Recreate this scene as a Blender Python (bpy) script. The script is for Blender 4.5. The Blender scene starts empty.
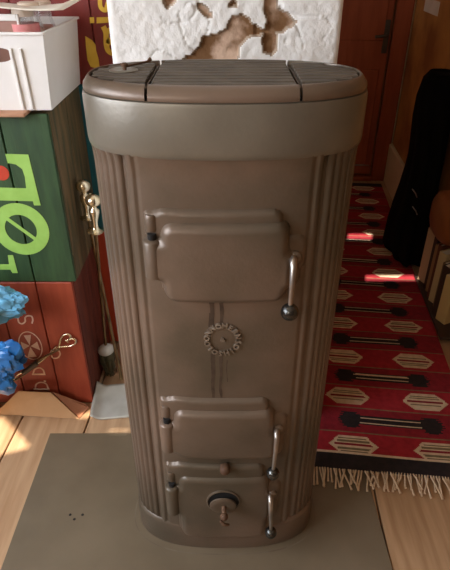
import bpy, bmesh, math, random
import numpy as np
from mathutils import Vector, Matrix, noise
R = random.Random(7)
sc = bpy.context.scene
COL = sc.collection

# ------------------------------------------------------------------ camera, world, light, exposure
cam_d = bpy.data.cameras.new('camera'); cam = bpy.data.objects.new('camera', cam_d); COL.objects.link(cam)
cam.location = (0, 0, 1.162); cam.rotation_euler = (math.radians(57.9), 0, 0)
cam_d.sensor_fit = 'VERTICAL'; cam_d.sensor_height = 24; cam_d.lens = 534 / 570 * 24; cam_d.clip_start = .02
sc.camera = cam
w = bpy.data.worlds.new('world'); sc.world = w; w.use_nodes = True
w.node_tree.nodes['Background'].inputs[0].default_value = (.75, .85, 1, 1)
w.node_tree.nodes['Background'].inputs[1].default_value = .6

def lamp(name, kind, loc, direction, energy, color, **kw):
    d = bpy.data.lights.new(name, kind); d.energy = energy; d.color = color
    for k, v in kw.items(): setattr(d, k, v)
    o = bpy.data.objects.new(name, d); COL.objects.link(o); o.location = loc
    o.rotation_euler = Vector(direction).to_track_quat('-Z', 'Z').to_euler()
    return o
# left window's daylight, and an added fill lamp at the windowless rear wall
lamp('window_daylight', 'AREA', (-1.66, .05, 1.40), (1, .18, -.18), 60, (.80, .87, 1.0), shape='RECTANGLE', size=1.1, size_y=1.5)
lamp('rear_fill', 'AREA', (-.95, -1.54, 1.55), (.30, 1, -.22), 13, (1.0, .93, .82), shape='RECTANGLE', size=.9, size_y=.9)
SUN = Vector((.25, 1, -.49)).normalized()
lamp('sun', 'SUN', (-2, -4, 4), SUN, 22, (1, .95, .86), angle=.004)
sc.view_settings.view_transform = 'Standard'; sc.view_settings.look = 'None'
sc.view_settings.exposure = 0; sc.view_settings.gamma = 1; sc.view_settings.use_curve_mapping = False

# ------------------------------------------------------------------ materials
def srgb(r, g, b):
    f = lambda c: (c / 255 / 12.92) if c <= 10 else ((c / 255 + .055) / 1.055) ** 2.4
    return (f(r), f(g), f(b), 1)
def M(name, c1, c2=None, rough=.6, metal=0., scale=12., bump=0., bscale=None, stretch=(1, 1, 1), detail=6., contrast=(.35, .65), coords='Object', emit=None, alpha=1, trans=0, sheen=0, spec=.5):
    m = bpy.data.materials.new(name); m.use_nodes = True
    nt = m.node_tree; bs = nt.nodes['Principled BSDF']
    bs.inputs['Roughness'].default_value = rough; bs.inputs['Metallic'].default_value = metal
    bs.inputs['Specular IOR Level'].default_value = spec
    bs.inputs['Transmission Weight'].default_value = trans; bs.inputs['Alpha'].default_value = alpha
    bs.inputs['Sheen Weight'].default_value = sheen
    c2 = c2 or c1
    tc = nt.nodes.new('ShaderNodeTexCoord'); mp = nt.nodes.new('ShaderNodeMapping'); mp.inputs['Scale'].default_value = stretch
    nt.links.new(tc.outputs[coords], mp.inputs[0])
    n = nt.nodes.new('ShaderNodeTexNoise'); n.inputs['Scale'].default_value = scale; n.inputs['Detail'].default_value = detail
    nt.links.new(mp.outputs[0], n.inputs['Vector'])
    cr = nt.nodes.new('ShaderNodeValToRGB'); cr.color_ramp.elements[0].position = contrast[0]; cr.color_ramp.elements[1].position = contrast[1]
    cr.color_ramp.elements[0].color = c1; cr.color_ramp.elements[1].color = c2
    nt.links.new(n.outputs['Fac'], cr.inputs[0]); nt.links.new(cr.outputs[0], bs.inputs['Base Color'])
    if bump:
        b = nt.nodes.new('ShaderNodeBump'); b.inputs['Strength'].default_value = bump; b.inputs['Distance'].default_value = .004
        n2 = nt.nodes.new('ShaderNodeTexNoise'); n2.inputs['Scale'].default_value = bscale or scale * 4; n2.inputs['Detail'].default_value = 5
        nt.links.new(mp.outputs[0], n2.inputs['Vector']); nt.links.new(n2.outputs['Fac'], b.inputs['Height']); nt.links.new(b.outputs[0], bs.inputs['Normal'])
    m['ramp'] = cr.name
    return m
iron = M('cast_iron', srgb(93, 81, 65), srgb(124, 103, 86), .37, .25, 5, .10, 160, contrast=(.38, .62))
iron_band = M('cast_iron_band', srgb(112, 103, 88), srgb(130, 121, 105), .36, .3, 7, .08, 150)
iron_dark = M('dark_cast_iron', srgb(80, 70, 58), srgb(100, 88, 74), .6, .2, 20, .2)
soot_shade = M('soot_shade', srgb(18, 15, 12), srgb(28, 23, 18), .9)  # black for specks and joints, and for shade put into slots and holes
steel = M('worn_steel', srgb(190, 182, 172), srgb(160, 150, 140), .3, .9, 30)
ball_m = M('dark_steel_ball', srgb(95, 95, 92), srgb(70, 68, 64), .22, .9, 60, .1, 300)
stain = M('rust_stain', srgb(60, 44, 30), srgb(84, 66, 50), .7, .1, 60)
rustm = M('rusty_iron', srgb(88, 60, 40), srgb(112, 82, 58), .7, .2, 50)
plaster = M('white_flaking_paint', srgb(224, 218, 208), srgb(240, 236, 228), .75, 0, 10, .8, 70)
mortar = M('exposed_mortar', srgb(120, 84, 50), srgb(196, 164, 138), .9, 0, 13, .6, 90, contrast=(.44, .54))
edge_m = M('broken_paint_edge', srgb(140, 118, 96), srgb(190, 170, 148), .9, 0, 30)
plate_m = M('painted_steel_plate', srgb(112, 97, 75), srgb(127, 111, 88), .5, .15, 5, .05, 120)
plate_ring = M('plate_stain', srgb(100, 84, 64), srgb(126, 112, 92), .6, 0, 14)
letter_m = M('worn_raised_iron', srgb(150, 136, 118), srgb(120, 106, 90), .35, .4, 60)
planks_m = [M('floor_wood_%d' % i, srgb(*a), srgb(*b), .55, 0, 5, .12, 60, (9, .7, 9)) for i, (a, b) in enumerate([((168, 128, 90), (192, 154, 115)), ((160, 121, 84), (186, 148, 109)), ((174, 136, 98), (198, 162, 124))])]
under_m = M('dark_gap', srgb(60, 42, 28), srgb(50, 34, 22), .9)
room_m = M('room_wall_paint', srgb(150, 118, 84), srgb(165, 130, 92), .85)
ceil_m = M('ceiling_paint', srgb(205, 190, 165), srgb(215, 200, 175), .9)
ochre = M('ochre_wall_paint', srgb(150, 92, 44), srgb(206, 150, 78), .7, 0, 4, .15, 40)
door_m = M('red_brown_door_paint', srgb(150, 70, 38), srgb(168, 84, 48), .5, 0, 6, .1, 60, (6, 6, .8))
base_m = M('pale_baseboard_paint', srgb(216, 198, 162), srgb(226, 208, 174), .6, 0, 8, .1, 50)
green_m = M('green_crate_paint', srgb(42, 66, 37), srgb(54, 82, 45), .55, 0, 10, .12, 60, (5, 5, .8))
green_side = M('worn_green_wood', srgb(74, 70, 42), srgb(124, 98, 64), .7, 0, 9, .2, 60, (6, 6, .7))
red_m = M('red_crate_paint', srgb(150, 58, 34), srgb(170, 74, 46), .55, 0, 8, .12, 60, (5, 5, .8))
red_side = M('worn_red_wood', srgb(92, 36, 20), srgb(124, 56, 34), .7, 0, 8, .2, 60, (6, 6, .8))
maroon = M('maroon_crate_paint', srgb(112, 30, 18), srgb(128, 38, 24), .55, 0, 8, .12, 60, (5, 5, .8))
orange_m = M('orange_red_crate_paint', srgb(190, 62, 30), srgb(205, 76, 38), .55, 0, 8, .12, 60, (5, 5, .8))
teal_m = M('teal_crate_paint', srgb(22, 92, 100), srgb(30, 106, 112), .55, 0, 8, .12, 60, (5, 5, .8))
lime = M('lime_lettering', srgb(148, 190, 84), srgb(160, 202, 96), .6, 0, 30)
reddot = M('red_lettering', srgb(190, 58, 30), srgb(200, 70, 40), .6)
cream = M('cream_lettering', srgb(224, 178, 148), srgb(236, 196, 168), .7, 0, 40)
yellow = M('yellow_lettering', srgb(206, 160, 38), srgb(220, 176, 56), .6, 0, 30)
plastic_w = M('white_plastic', srgb(228, 222, 212), srgb(234, 228, 220), .4)
card_m = M('cardboard', srgb(176, 132, 88), srgb(190, 146, 102), .8, 0, 10, .1)
card_d = M('cardboard_inside', srgb(140, 84, 52), srgb(150, 94, 60), .8)
blue_l = M('light_blue_plastic', srgb(90, 166, 206), srgb(124, 190, 224), .28, 0, 12)
blue_d = M('blue_plastic', srgb(26, 92, 156), srgb(56, 128, 190), .28, 0, 14)
ink = M('dark_blue_print', srgb(20, 40, 90), srgb(24, 46, 100), .5)
brass = M('polished_brass', srgb(240, 224, 186), srgb(246, 232, 204), .26, 1., 20)
rodm = M('dark_brass_rod', srgb(110, 88, 60), srgb(140, 114, 80), .3, .9, 30)
pale_grey = M('pale_grey_steel', srgb(205, 202, 190), srgb(190, 186, 172), .4, .2, 20)
bristle_m = M('brush_bristles', srgb(70, 64, 44), srgb(100, 92, 64), .9, 0, 90)
white_wood = M('pale_painted_wood', srgb(222, 220, 212), srgb(206, 204, 196), .5)
coat_m = M('black_cloth', srgb(9, 8, 9), srgb(13, 12, 12), .9, 0, 20, .1, spec=.1)
leather = M('brown_leather', srgb(128, 72, 34), srgb(142, 84, 42), .5, 0, 14, .1, 120)
paper_m = M('paper', srgb(226, 216, 196), srgb(236, 226, 208), .8)
book_ms = [M('book_cover_%d' % i, srgb(*c), None, .6) for i, c in enumerate([(188, 160, 124), (52, 30, 26), (150, 112, 72), (90, 44, 30), (200, 176, 128), (120, 92, 60), (64, 44, 34), (206, 178, 118)])]
rug_red = M('rug_red_wool', srgb(150, 24, 34), srgb(170, 32, 42), .95, 0, 60, .3, 400)
rug_mar = M('rug_deep_red_wool', srgb(128, 18, 30), srgb(146, 24, 36), .95, 0, 60, .3, 400)
rug_blk = M('rug_black_wool', srgb(30, 22, 22), srgb(42, 30, 28), .95, 0, 60, .3, 400)
rug_crm = M('rug_cream_wool', srgb(206, 176, 142), srgb(222, 196, 164), .95, 0, 60, .3, 400)
rug_olv = M('rug_olive_wool', srgb(112, 96, 66), srgb(128, 110, 76), .95, 0, 60, .3, 400)
glass_m = M('clear_glass', (1, 1, 1, 1), None, .05, 0, trans=.6, alpha=.35)
amber = M('brown_jar_contents', srgb(196, 128, 104), srgb(208, 148, 122), .5, 0, 30)
pink = M('pink_label_paper', srgb(214, 120, 118), srgb(224, 146, 138), .6, 0, 50)
picture_m = M('brown_picture_print', srgb(150, 104, 86), srgb(164, 118, 98), .5, 0, 10)
lidm = M('pale_lid', srgb(210, 190, 168), None, .4)
wood_b = M('pale_brown_board', srgb(172, 124, 92), srgb(188, 140, 106), .7, 0, 10, .1, 40, (1, 6, 6))
mask_m = M('sun_mask_matte', srgb(120, 100, 80), srgb(130, 110, 88), .9)

# the stains that run down the stove front are rust marks with their own shape: see 'stain' parts

# ------------------------------------------------------------------ mesh helpers
def mesh_obj(name, verts, faces, m, parent=None, smooth=False, mats=None, mi=None):
    me = bpy.data.meshes.new(name); me.from_pydata([tuple(v) for v in verts], [], [tuple(f) for f in faces])
    o = bpy.data.objects.new(name, me); COL.objects.link(o)
    for x in (mats or [m]): me.materials.append(x)
    if mi is not None: me.polygons.foreach_set('material_index', np.asarray(mi, dtype=np.int32))
    if smooth: me.polygons.foreach_set('use_smooth', [True] * len(me.polygons))
    me.update()
    if parent: o.parent = parent
    return o
def bm_obj(name, bm, m, parent=None, smooth=None, recalc=True):
    if recalc: bmesh.ops.recalc_face_normals(bm, faces=bm.faces)
    me = bpy.data.meshes.new(name); bm.to_mesh(me); bm.free()
    o = bpy.data.objects.new(name, me); COL.objects.link(o); me.materials.append(m)
    if smooth is not None:
        me.polygons.foreach_set('use_smooth', [True] * len(me.polygons))
        if smooth < 179: me.set_sharp_from_angle(angle=math.radians(smooth))
    if parent: o.parent = parent
    return o
def empty(name, loc=(0, 0, 0)):
    o = bpy.data.objects.new(name, None); COL.objects.link(o); o.location = loc; o.empty_display_size = .05
    return o
def tag(o, label=None, cat=None, group=None, kind=None):
    if label: o['label'] = label
    if cat: o['category'] = cat
    if group: o['group'] = group
    if kind: o['kind'] = kind
    return o
def add_box(bm, x0, x1, y0, y1, z0, z1, bev=.002, M4=None):
    vs = [bm.verts.new(p) for p in [(x0, y0, z0), (x1, y0, z0), (x1, y1, z0), (x0, y1, z0), (x0, y0, z1), (x1, y0, z1), (x1, y1, z1), (x0, y1, z1)]]
    fs = [bm.faces.new([vs[i] for i in f]) for f in [(0, 3, 2, 1), (4, 5, 6, 7), (0, 1, 5, 4), (1, 2, 6, 5), (2, 3, 7, 6), (3, 0, 4, 7)]]
    if M4 is not None: bmesh.ops.transform(bm, matrix=M4, verts=vs)
    if bev: bmesh.ops.bevel(bm, geom=list({e for f in fs for e in f.edges}), offset=bev, segments=1, affect='EDGES')
def box(name, x0, x1, y0, y1, z0, z1, m, parent=None, bev=.002, M4=None):
    bm = bmesh.new(); add_box(bm, x0, x1, y0, y1, z0, z1, bev, M4); return bm_obj(name, bm, m, parent)
def add_tube(bm, pts, rad, n=10, cap=True):
    pts = [Vector(p) for p in pts]; rings = []
    rads = rad if isinstance(rad, (list, tuple)) else [rad] * len(pts)
    up = None
    for i, p in enumerate(pts):
        t = (pts[min(i + 1, len(pts) - 1)] - pts[max(i - 1, 0)]).normalized()
        if up is None: up = t.orthogonal().normalized()
        a = (up - t * up.dot(t)).normalized(); b = t.cross(a); up = a
        rings.append([bm.verts.new(p + (a * math.cos(q) + b * math.sin(q)) * rads[i]) for q in [2 * math.pi * k / n for k in range(n)]])
    for r0, r1 in zip(rings, rings[1:]):
        for k in range(n): bm.faces.new([r0[k], r0[(k + 1) % n], r1[(k + 1) % n], r1[k]])
    if cap: bm.faces.new(rings[0][::-1]); bm.faces.new(rings[-1])
def tube(name, pts, rad, m, parent=None, n=10):
    bm = bmesh.new(); add_tube(bm, pts, rad, n); return bm_obj(name, bm, m, parent, 60)
def lathe(name, prof, m, parent=None, M4=None, n=24, smooth=50):
    bm = bmesh.new(); rings = []
    for r, z in prof:
        rings.append([bm.verts.new((max(r, .0002) * math.cos(2 * math.pi * k / n), max(r, .0002) * math.sin(2 * math.pi * k / n), z)) for k in range(n)])
    for r0, r1 in zip(rings, rings[1:]):
        for k in range(n): bm.faces.new([r0[k], r0[(k + 1) % n], r1[(k + 1) % n], r1[k]])
    bm.faces.new(rings[0][::-1]); bm.faces.new(rings[-1])
    if M4 is not None: bmesh.ops.transform(bm, matrix=M4, verts=bm.verts)
    return bm_obj(name, bm, m, parent, smooth)
def ball(name, c, r, m, parent=None, n=20):
    bm = bmesh.new(); bmesh.ops.create_uvsphere(bm, u_segments=n, v_segments=n // 2 + 2, radius=r, matrix=Matrix.Translation(c)); return bm_obj(name, bm, m, parent, 180)
def flat_xz(name, pts, y, m, parent, t=.0006):                       # a painted glyph, a thin film of paint on a face that looks to -Y
    bm = bmesh.new(); f = bm.faces.new([bm.verts.new((x, y, z)) for x, z in pts])
    r = bmesh.ops.extrude_face_region(bm, geom=[f]); bmesh.ops.translate(bm, vec=(0, -t, 0), verts=[g for g in r['geom'] if isinstance(g, bmesh.types.BMVert)])
    bmesh.ops.triangulate(bm, faces=bm.faces)
    return bm_obj(name, bm, m, parent)
def ribbon_xz(name, pts, wd, y, m, parent, closed=False, t=.0006):   # a painted stroke of some width
    if not closed and len(pts) > 2:                                  # smooth the polyline
        P = [Vector(p) for p in pts]; Q = []
        for i in range(len(P) - 1):
            p0, p1, p2, p3 = P[max(i - 1, 0)], P[i], P[i + 1], P[min(i + 2, len(P) - 1)]
            for k in range(5):
                s = k / 5; Q.append(.5 * ((2 * p1) + (p2 - p0) * s + (2 * p0 - 5 * p1 + 4 * p2 - p3) * s * s + (3 * p1 - p0 - 3 * p2 + p3) * s ** 3))
        pts = Q + [P[-1]]
    P = [Vector(p) for p in pts]; n = len(P); L, Rr = [], []
    for i in range(n):
        a = P[(i - 1) % n] if closed or i else P[0]; b = P[(i + 1) % n] if closed or i < n - 1 else P[-1]
        d = (b - a).normalized(); nn = Vector((-d.y, d.x)) * wd / 2
        L.append(P[i] + nn); Rr.append(P[i] - nn)
    bm = bmesh.new(); va = [bm.verts.new((p.x, y, p.y)) for p in L]; vb = [bm.verts.new((p.x, y, p.y)) for p in Rr]
    for i in range(n if closed else n - 1):
        j = (i + 1) % n; bm.faces.new([va[i], va[j], vb[j], vb[i]])
    r = bmesh.ops.extrude_face_region(bm, geom=bm.faces[:]); bmesh.ops.translate(bm, vec=(0, -t, 0), verts=[g for g in r['geom'] if isinstance(g, bmesh.types.BMVert)])
    return bm_obj(name, bm, m, parent)

# ------------------------------------------------------------------ the room
TH = -.085                                                            # the room is turned a little against the stove
RC = Vector((.966, 3.06, 0))                                          # far right floor corner
RM = Matrix.Translation(RC) @ Matrix.Rotation(TH, 4, 'Z')             # local: x to the right along the far wall, y outward
def struct(name, bm, m, parent=None, smooth=None):
    o = bm_obj(name, bm, m, parent, smooth)
    if not parent: o['kind'] = 'structure'
    return o
def rbox(name, a, m, parent=None, bev=.002):
    bm = bmesh.new(); add_box(bm, *a, bev=bev); bmesh.ops.transform(bm, matrix=RM, verts=bm.verts)
    return struct(name, bm, m, parent)
def wall_open(name, m, u0, u1, z0, z1, holes, mk):                    # a wall with real openings; mk(u,z) -> outer and inner point
    us = sorted({u0, u1, *[h[0] for h in holes], *[h[1] for h in holes]}); zs = sorted({z0, z1, *[h[2] for h in holes], *[h[3] for h in holes]})
    bm = bmesh.new()
    for a, b in zip(us, us[1:]):
        for c, d in zip(zs, zs[1:]):
            if any(h[0] <= (a + b) / 2 <= h[1] and h[2] <= (c + d) / 2 <= h[3] for h in holes): continue
            vs = [bm.verts.new(mk(p, q, s)) for s in (0, 1) for p, q in ((a, c), (b, c), (b, d), (a, d))]
            for f in [(0, 3, 2, 1), (4, 5, 6, 7), (0, 1, 5, 4), (1, 2, 6, 5), (2, 3, 7, 6), (3, 0, 4, 7)]: bm.faces.new([vs[i] for i in f])
    return struct(name, bm, m)

fl = box('floor', -2.2, 2.8, -1.9, 3.8, -.06, -.012, under_m); fl['kind'] = 'structure'
FM = Matrix.Rotation(-.055, 4, 'Z')
for i in range(-10, 14):                                               # broad floor planks, running away from the camera
    x0 = -.0638 + i * .1974
    cut = [-1.9, R.uniform(-.4, .5), R.uniform(2.2, 3.0), 3.7] if i not in (-3, -2, -1, 0, 1, 2) else [-1.9, .1 + .05 * (i % 3), 3.7]
    for a, b in zip(cut, cut[1:]):
        box('plank', x0 + .0022, x0 + .1952, a + .001, b - .001, -.022, 0, planks_m[(i * 2 + int(a * 3)) % 3], fl, .0015, FM)
rbox('ceiling', (-3.0, 1.8, -5.2, .15, 2.4, 2.5), ceil_m)
rbox('wall_back', (-2.9, .1, 0, .1, -.05, 2.45), room_m)
rbox('wall_right', (0, .1, -1.80, .05, -.05, 2.45), ochre)
rbox('wall_side', (.1, 1.7, -1.80, -1.70, -.05, 2.45), ochre)
rbox('wall_far_right', (1.6, 1.7, -5.2, -1.80, -.05, 2.45), room_m)
wall_open('wall_left', room_m, -2.0, 3.5, -.05, 2.45, [(-.75, .85, .85, 2.1)], lambda u, z, s: (-1.72 - .12 * s, u, z))
# unseen slots added in the rear wall to shape the sun patches
gaps = []
def gap(x0, x1, y0, y1):                                              # the opening, at the rear wall, of a sun patch on the floor
    t0 = (-1.6 - y0) / SUN.y; t1 = (-1.6 - y1) / SUN.y; t = (t0 + t1) / 2
    gaps.append((x0 + SUN.x * t, x1 + SUN.x * t, SUN.z * t0, SUN.z * t1))
gap(-.80, -.53, .90, 1.15); gap(-.43, -.385, 1.12, 1.175); gap(-.335, -.27, 1.066, 1.10); gap(.585, .705, 2.262, 2.345); gap(.585, .80, 1.895, 1.96)
wall_open('wall_front', room_m, -2.0, 2.6, -.05, 2.45, gaps, lambda u, z, s: (u, -1.6 - .03 * s, z))
wfr = bpy.data.objects['wall_front']
for q in ([(-.70, 1.17), (-.532, 1.008), (-.50, 1.0), (-.50, 1.19), (-.70, 1.19)], [(-.532, 1.008), (-.82, .905), (-.82, .88), (-.51, .88)]):   # unseen masks added to trim the first sun patch to a triangle
    bm = bmesh.new(); rr = []
    for dy in (-.002, .004): rr.append([bm.verts.new((x + SUN.x * t, -1.6 + dy, SUN.z * t)) for x, y in q for t in [(-1.6 - y) / SUN.y]])
    bm.faces.new(rr[0]); bm.faces.new(rr[1][::-1])
    for k in range(len(q)): j = (k + 1) % len(q); bm.faces.new([rr[0][k], rr[0][j], rr[1][j], rr[1][k]])
    bm_obj('curtain', bm, mask_m, wfr)
wf = empty('window_1', (-1.78, .05, 1.48)); wf['kind'] = 'structure'
for nm, a in [('frame', (-.03, .03, -.80, -.74, -.64, .64)), ('frame', (-.03, .03, .74, .80, -.64, .64)), ('frame', (-.03, .03, -.74, .74, .56, .63)), ('frame', (-.03, .03, -.74, .74, -.63, -.56)), ('mullion', (-.02, .02, -.02, .02, -.56, .56))]:
    box(nm, *a, plastic_w, wf)
# the door in the far wall with its frame, latch and threshold
dr = empty('door_1', (0, 0, 0)); dr['kind'] = 'structure'
rbox('door_leaf', (-.86, -.105, -.03, -.002, .035, 2.0), door_m, dr, .002)
for a in [(-.83, -.135, -.036, -.028, .10, .62), (-.83, -.135, -.036, -.028, .76, 1.30), (-.83, -.135, -.036, -.028, 1.42, 1.92)]:
    rbox('door_panel', a, door_m, dr, .005)
rbox('door_frame', (-.095, -.012, -.05, -.002, 0, 2.1), door_m, dr, .004)
rbox('door_frame', (-.95, -.87, -.05, -.002, 0, 2.1), door_m, dr, .004)
rbox('threshold', (-.87, -.095, -.06, -.002, 0, .022), door_m, dr, .003)
rbox('glint_strip', (-.20, -.115, -.034, -.029, .083, .092), steel, dr, .001)  # added steel strip stands in for a bright glint low on the door
lt = rbox('latch_plate', (-.140, -.112, -.037, -.03, .70, .86), iron_dark, dr, .002)
bm = bmesh.new(); add_tube(bm, [(-.126, -.036, .79), (-.126, -.075, .795), (-.126, -.082, .79), (-.19, -.084, .785)], .008, 8); bmesh.ops.transform(bm, matrix=RM, verts=bm.verts); bm_obj('door_handle', bm, iron_dark, lt, 60)
# baseboard of the right wall
rbox('baseboard_right', (-.022, -.001, -1.12, -.001, 0, .225), base_m, None, .004)
rbox('trim_1', (-.014, .0, -.03, -.001, .225, 2.39), base_m, None, .003)

# the chimney breast: mortar core under a thick skin of flaking paint
CX, CY0, CY1 = .2165, 1.10, 1.58
P1 = [(-0.1127, 1.0897), (-0.089, 1.0897), (-0.0932, 1.08), (-0.1047, 1.0703), (-0.1114, 1.08)]
P2 = [(-0.0494, 1.0784), (-0.0402, 1.0784), (-0.0348, 1.0735), (-0.0239, 1.0653), (-0.0259, 1.0571), (-0.0388, 1.0604), (-0.0495, 1.0719)]
P3 = [(0.0091, 1.0849), (0.0219, 1.0833), (0.022, 1.0735), (0.011, 1.0719), (0.0055, 1.0768)]
P4 = [(-0.0906, 0.9792), (-0.0631, 0.9953), (-0.0475, 1.0076), (-0.0414, 1.0233), (-0.0131, 1.0301), (0.0, 1.0352), (0.0129, 1.0571), (0.0277, 1.062), (0.0426, 1.0554), (0.0616, 1.0403), (0.0767, 1.0352), (0.0777, 1.0554), (0.0716, 1.0719), (0.0743, 1.0945), (0.08, 1.12), (0.1, 1.115), (0.096, 1.0945), (0.0954, 1.0719), (0.1123, 1.0653), (0.124, 1.0554), (0.1319, 1.0487), (0.116, 1.0352), (0.0976, 1.0301), (0.0983, 1.0163), (0.0972, 1.0006), (0.09, 0.9918), (0.0745, 0.9971), (0.0701, 1.0111), (0.0732, 1.0284), (0.0583, 1.025), (0.0396, 1.0215), (0.0285, 1.0076), (0.025, 0.9792), (.03, .93), (-.05, .90), (-.11, .94)]
def inside(p, poly):
    x, y = p; c = False
    for (x0, y0), (x1, y1) in zip(poly, poly[1:] + poly[:1]):
        if (y0 > y) != (y1 > y) and x < (x1 - x0) * (y - y0) / (y1 - y0) + x0: c = not c
    return c
ch = box('wall_chimney', -CX, CX, CY0 + .022, CY1, -.01, 2.39, plaster, None, .008); ch['kind'] = 'structure'
xs = np.arange(-CX, CX + .0005, .00285); zs = np.concatenate([[0.0, .4, .8], np.arange(.85, 1.30, .00285), [1.6, 2.0, 2.38]])
V, F, MI, idx = [], [], [], {}
depth = {}
for j, z in enumerate(zs):
    for i, x in enumerate(xs):
        jx = x + .0035 * noise.noise((x * 90, z * 90, 1)) ; jz = z + .0035 * noise.noise((x * 90, z * 90, 9))
        hole = any(inside((jx, jz), P) for P in (P1, P2, P3, P4))
        lump = .0022 * noise.noise((x * 22, z * 22, 3)) + .0010 * noise.noise((x * 70, z * 70, 5))
        crack = abs(noise.noise((x * 17, z * 17, 40))) < .012 and noise.noise((x * 6, z * 6, 11)) > .05
        d = -.003 + lump
        if hole: d = .0045 + 1.4 * lump + (.004 if x > .055 and z > 1.02 else 0)
        elif crack: d += .0032
        rim = min(CX - abs(x), .012) / .012
        d += .006 * (1 - rim) ** 2
        depth[(i, j)] = hole
        V.append((x, CY0 + d, z)); idx[(i, j)] = len(V) - 1
for j in range(len(zs) - 1):
    for i in range(len(xs) - 1):
        F.append((idx[i, j], idx[i + 1, j], idx[i + 1, j + 1], idx[i, j + 1]))
        s = depth[i, j] + depth[i + 1, j] + depth[i, j + 1] + depth[i + 1, j + 1]
        MI.append(1 if s == 4 else (2 if s else 0))
mesh_obj('flaking_paint', V, F, None, ch, True, [plaster, mortar, edge_m], MI)

# ------------------------------------------------------------------ the stove
SY = .818
stove = empty('stove', (0, SY, .003))
tag(stove, 'tall oval brown cast iron stove with three doors and fluted corners', 'stove')
SP = Matrix.Translation((0, -SY, -.003))
def sv(o):                                                            # stove parts are written in world coordinates
    o.data.transform(SP); o.parent = stove; return o
def sub(o, p): o.data.transform(SP); o.parent = p; return o
def sup(a, b, n, N=160, x=0., y=SY):
    out = []
    for k in range(N):
        t = 2 * math.pi * k / N; c, s = math.cos(t), math.sin(t)
        out.append((x + a * math.copysign(abs(c) ** (2 / n), c), y + b * math.copysign(abs(s) ** (2 / n), s)))
    return out
def loft(levels, N=160, caps=True):                                   # levels: (a, b, exponent, z)
    bm = bmesh.new(); rings = []
    for a, b, n, z in levels: rings.append([bm.verts.new((px, py, z)) for px, py in sup(a, b, n, N)])
    for r0, r1 in zip(rings, rings[1:]):
        for k in range(N): bm.faces.new([r0[k], r0[(k + 1) % N], r1[(k + 1) % N], r1[k]])
    if caps: bm.faces.new(rings[0][::-1]); bm.faces.new(rings[-1])
    return bm
BA, BB, BN = .197, .0975, 2.6
def front(x, a=BA, b=BB, n=BN): return SY - b * max(0., 1 - abs(x / a) ** n) ** (1 / n)
sv(bm_obj('body', loft([(BA, BB, BN, .01), (BA, BB, BN, .94)]), iron, None, 40))
sv(bm_obj('base_skirt', loft([(.203, .103, 2.6, .0035), (.2045, .1045, 2.6, .008), (.2045, .1045, 2.6, .074), (.2035, .1035, 2.6, .080), (.199, .099, 2.6, .084)]), iron, None, 40))
sv(bm_obj('top_band', loft([(.200, .104, 2.5, .919), (.2035, .1135, 2.45, .9195), (.2055, .116, 2.42, .923), (.2065, .118, 2.4, .93), (.2065, .118, 2.4, .988), (.205, .1165, 2.4, .994), (.200, .112, 2.4, .9952)]), iron_band, None, 40))
# fluted corners: ribs follow the oval from the front panel's edge to the back
def fluted(side):
    prof = []
    N = 3000; pts = []
    for k in range(N + 1):
        t = -math.pi / 2 + math.pi * 1.0 * k / N
        c, s = math.cos(t), math.sin(t)
        pts.append((BA * math.copysign(abs(c) ** (2 / BN), c), BB * math.copysign(abs(s) ** (2 / BN), s)))
    L, acc = [], 0
    last = None
    for p in pts:
        if last: acc += math.dist(p, last)
        L.append(acc); last = p
    start = next(i for i, p in enumerate(pts) if p[0] >= .146 and p[1] < 0); end = next(i for i in range(N, 0, -1) if pts[i][0] >= .12)
    s0, s1 = L[start], L[end]; pitch = .0128; K = 6; n = int((s1 - s0) / pitch)
    pitch = (s1 - s0) / n; out = []
    j = start
    for q in range(n * K + 1):
        s = s0 + (s1 - s0) * q / (n * K)
        while j < end and L[j] < s: j += 1
        p = Vector(pts[j]); a = Vector(pts[max(j - 3, 0)]); b = Vector(pts[min(j + 3, N)])
        t = (b - a).normalized(); nr = Vector((t.y, -t.x))
        h = .0042 * abs(math.sin(math.pi * q / K)) ** .55 + .0003
        p = p + nr * h; out.append((p.x * side, p.y + SY))
    V, F = [], []
    lev = [(.083, -.003), (.089, 0), (.895, 0), (.912, .001), (.921, .004)]
    for z, o in lev:
        for x, y in out: V.append((x + side * o * .8, y - (o * .6 if y < SY else -o * .6), z))
    m = len(out)
    for r in range(len(lev) - 1):
        for i in range(m - 1): F.append((r * m + i, r * m + i + 1, (r + 1) * m + i + 1, (r + 1) * m + i))
    o = mesh_obj('fluted_panel', V, F, iron, None, True); return sv(o)
fluted(-1); fluted(1)
def sdr(x, z, x0, x1, z0, z1, r):
    qx = abs(x - (x0 + x1) / 2) - (x1 - x0) / 2 + r; qz = abs(z - (z0 + z1) / 2) - (z1 - z0) / 2 + r
    return math.hypot(max(qx, 0), max(qz, 0)) + min(max(qx, qz), 0) - r
def rise(sd, D, w): t = min(max(-sd / w, 0), 1); return D * math.sqrt(max(0, 1 - (1 - t) ** 2))
def patch(name, x0, x1, z0, z1, res, hf, m=iron, base=0.):             # cast relief standing out of the bowed front
    nx, nz = max(2, round((x1 - x0) / res)), max(2, round((z1 - z0) / res)); V, F, H = [], [], []
    for j in range(nz + 1):
        for i in range(nx + 1):
            x, z = x0 + (x1 - x0) * i / nx, z0 + (z1 - z0) * j / nz; h = hf(x, z)
            H.append(h); V.append((x, front(x) - base - (h if h > 0 else -.0015), z))
    for j in range(nz):
        for i in range(nx):
            q = (j * (nx + 1) + i, j * (nx + 1) + i + 1, (j + 1) * (nx + 1) + i + 1, (j + 1) * (nx + 1) + i)
            if max(H[k] for k in q) > 0: F.append(q)
    return sv(mesh_obj(name, V, F, m, None, True))
PB = .006
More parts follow.
